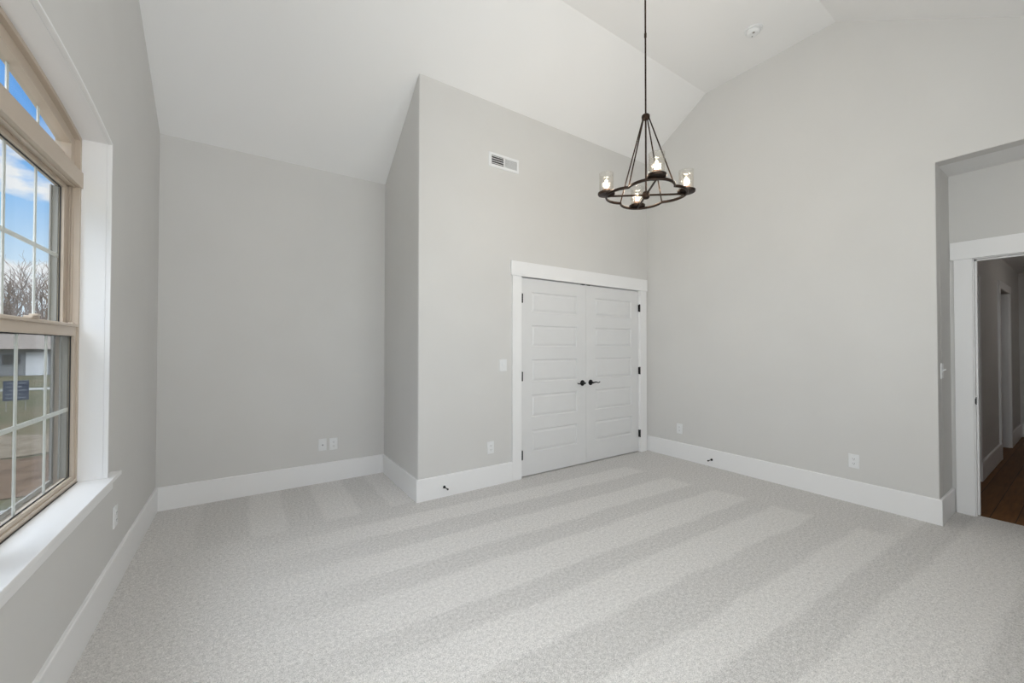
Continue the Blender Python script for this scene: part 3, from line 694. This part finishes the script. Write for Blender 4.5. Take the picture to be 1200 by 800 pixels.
# ------------------------------------------------------------------ outdoors
GZ = -.8
m_lawn = mat('lawn', (.16, .16, .07), .95, spec=.1, build=noise_tint((.036, .042, .020), (.085, .068, .042), .7, detail=8))
m_dirt = mat('red_dirt', (.22, .14, .09), .95, spec=.1, build=noise_tint((.050, .031, .020), (.105, .070, .047), 3, detail=8))
m_pale = mat('pale_straw_soil', (.42, .36, .27), .95, spec=.1, build=noise_tint((.075, .058, .040), (.15, .125, .095), 4, detail=6))
m_conc = mat('concrete', (.36, .36, .35), .9, build=noise_tint((.15, .15, .145), (.2, .2, .19), 5, detail=6))
m_bark = mat('bark', (.13, .10, .08), .95, spec=.1, build=noise_tint((.10, .075, .06), (.19, .15, .125), 4))
o = struct('floor_outside', box(BM(), -70, -.87, -40, 90, GZ - .3, GZ), m_lawn); o.name = 'lawn'; tag(o, 'patchy green and tan lawn outside the window', 'lawn'); del o['kind']
def patch(name, label, cat, pts, z, m):
    bm = BM(); r = bm.faces.new([bm.verts.new((x, y, GZ - .02)) for x, y in pts]); e_ = bmesh.ops.extrude_face_region(bm, geom=[r]); bmesh.ops.translate(bm, vec=(0, 0, z + .02), verts=[g for g in e_['geom'] if isinstance(g, bmesh.types.BMVert)])
    return tag(obj(name, bm, m), label, cat)
random.seed(3)
def wav(x0, x1, y, a, n=26): return [(x0 + (x1 - x0) * i / n, y + random.uniform(-a, a) + .25 * math.sin(i * .9)) for i in range(n + 1)]
patch('dirt_bed', 'bare reddish brown dirt in front of the lawn outside the window', 'dirt', wav(-14, -1.0, 8.3, .07) + wav(-1.0, -14, 11.7, .12), .012, m_dirt)
patch('straw_strip', 'pale straw covered soil strip between the dirt and the lawn', 'soil', wav(-14, -1.0, 11.7, .12) + wav(-1.0, -14, 14.6, .2), .02, m_pale)
patch('concrete_walk', 'grey concrete walk running just outside the window', 'path', [(-14, 2.2), (-.9, 2.2), (-.9, 7.9), (-14, 7.9)], .03, m_conc)
patch('street', 'pale grey street crossing beyond the lawn', 'street', [(-80, 29), (-.9, 29), (-.9, 30.5), (-80, 30.5)], .015, m_conc)
# yard sign
t = thing('yard_sign', 'small blue yard sign with pale lines on the lawn outside', 'sign', (-6.25, 20.0, GZ), rotz=math.radians(16))
m_blue = mat('sign_blue', (.02, .038, .08), .6); m_signw = mat('sign_white', (.22, .24, .27), .6)
p = obj('panel', box(BM(), -.27, .27, -.012, .012, .35, 1.0), m_blue, t)
bm = BM()
for i, (a, b) in enumerate(((-.2, .21), (-.22, .12), (-.15, .22), (-.22, .1), (-.22, .22))): box(bm, a, b, -.0145, -.0118, .90 - i * .12, .935 - i * .12)
obj('pale_line', bm, m_signw, p)
for s in (-1, 1):
    obj('stake', box(BM(), s * .2 - .01, s * .2 + .01, .012, .024, -.1, .6), m_extgrey, t)
# neighbouring house across the street
t = thing('neighbour_house', 'low pale house with a brown roof across the street beyond the trees', 'house', (-15.6, 44, GZ))
obj('wall', box(BM(), -4.5, 3.6, 0, 8, -.05, 1.95), m_extwhite, t)
bm = BM(); v = [bm.verts.new(p) for p in ((-5, -.5, 1.95), (4.1, -.5, 1.95), (4.1, 8.5, 1.95), (-5, 8.5, 1.95), (-3, 4, 3.1), (2, 4, 3.1))]
for f in ((0, 1, 5, 4), (1, 2, 5), (2, 3, 4, 5), (3, 0, 4), (3, 2, 1, 0)): bm.faces.new([v[i] for i in f])
obj('roof', bm, mat('brown_shingles', (.12, .10, .09), .9, build=noise_tint((.10, .085, .075), (.17, .14, .12), 9)), t)
for xx in (-3.2, -.8, 1.6):
    wd = obj('window', box(BM(), xx - .5, xx + .5, -.04, 0.01, .75, 1.6), m_signw, t); obj('pane', box(BM(), xx - .43, xx + .43, -.05, -.035, .82, 1.53), m_gasket, wd)
gd = obj('garage_door', box(BM(), 2.3, 3.4, -.04, .01, 0, 1.7), m_trim, t)
# bare winter trees
def tree_bm(seed, h):
    random.seed(seed); bm = BM(); tw = BM()
    def grow(p, d, ln, r, depth):
        pts = [p]; rs = [r]; n = 3
        for i in range(n):
            d = (d + Vector((random.uniform(-.16, .16), random.uniform(-.16, .16), random.uniform(-.02, .12)))).normalized()
            p = p + d * ln / n; pts.append(p); rs.append(r * (1 - .3 * (i + 1) / n))
        tube(bm if depth < 2 else tw, pts, rs, 6 if depth < 2 else 3)
        if depth >= 6: return
        for c in range(3 if depth < 4 else 2):
            q = pts[random.choice((1, 2, 3))] if c else pts[-1]
            az = random.uniform(0, 2 * PI); sp = random.uniform(.35, .8)
            nd = (d + sp * Vector((math.cos(az), math.sin(az), random.uniform(-.1, .4)))).normalized()
            grow(q, nd, ln * random.uniform(.62, .8), rs[-1] * .86, depth + 1)
    grow(Vector((0, 0, -.1)), Vector((0, 0, 1)), h * .30, h * .018, 0)
    return bm, tw
protos = []
for s, h in ((1, 12.5), (2, 11.5), (5, 13.5)):
    a, b = tree_bm(s, h); t = thing('bare_tree', '', 'tree', (0, 0, GZ))
    obj('trunk', a, m_bark, t, smooth=True); obj('twigs', b, m_bark, t)['kind'] = 'stuff'
    protos.append(t)
random.seed(11); used = set()
for i in range(34):
    az = math.radians(-3 - i * 1.4 + random.uniform(-.4, .4)); dist = (50, 57, 65)[i % 3] + random.uniform(-2, 2)
    x, y = dist * math.sin(az), dist * math.cos(az)
    if -23 < x < -9.5 and y < 55: y = 56 + random.uniform(0, 4)
    pt = protos[i % 3]
    if i < 3: r_ = pt
    else:
        r_ = pt.copy(); C.objects.link(r_)
        for chd in pt.children:
            c_ = chd.copy(); C.objects.link(c_); c_.parent = r_
    r_.location = (x, y, GZ); r_.rotation_euler = (0, 0, random.uniform(0, 6.28)); s_ = random.uniform(.8, 1.15); r_.scale = (s_, s_, s_)
    r_['label'] = 'bare brown winter tree in the grove beyond the street'; r_['category'] = 'tree'; r_['group'] = 'bare trees beyond the street'
# underbrush at the foot of the grove: nobody could count its stems
random.seed(21); bm = BM()
for i in range(6000):
    az = math.radians(random.uniform(-50, -1)); dist = random.uniform(50, 62); p = Vector((dist * math.sin(az), dist * math.cos(az), GZ - .05))
    if -22 < p.x < -10 and p.y < 54: continue
    hh = random.uniform(1.8, 8.5) * random.uniform(.5, 1)
    q = p + Vector((random.uniform(-.7, .7), random.uniform(-.7, .7), hh))
    tube(bm, [p, (p + q) / 2 + Vector((random.uniform(-.2, .2), 0, 0)), q], [.07, .05, .02], 3)
tag(obj('underbrush', bm, m_bark), 'tangled brown underbrush at the foot of the grove', 'brush', kind='stuff')
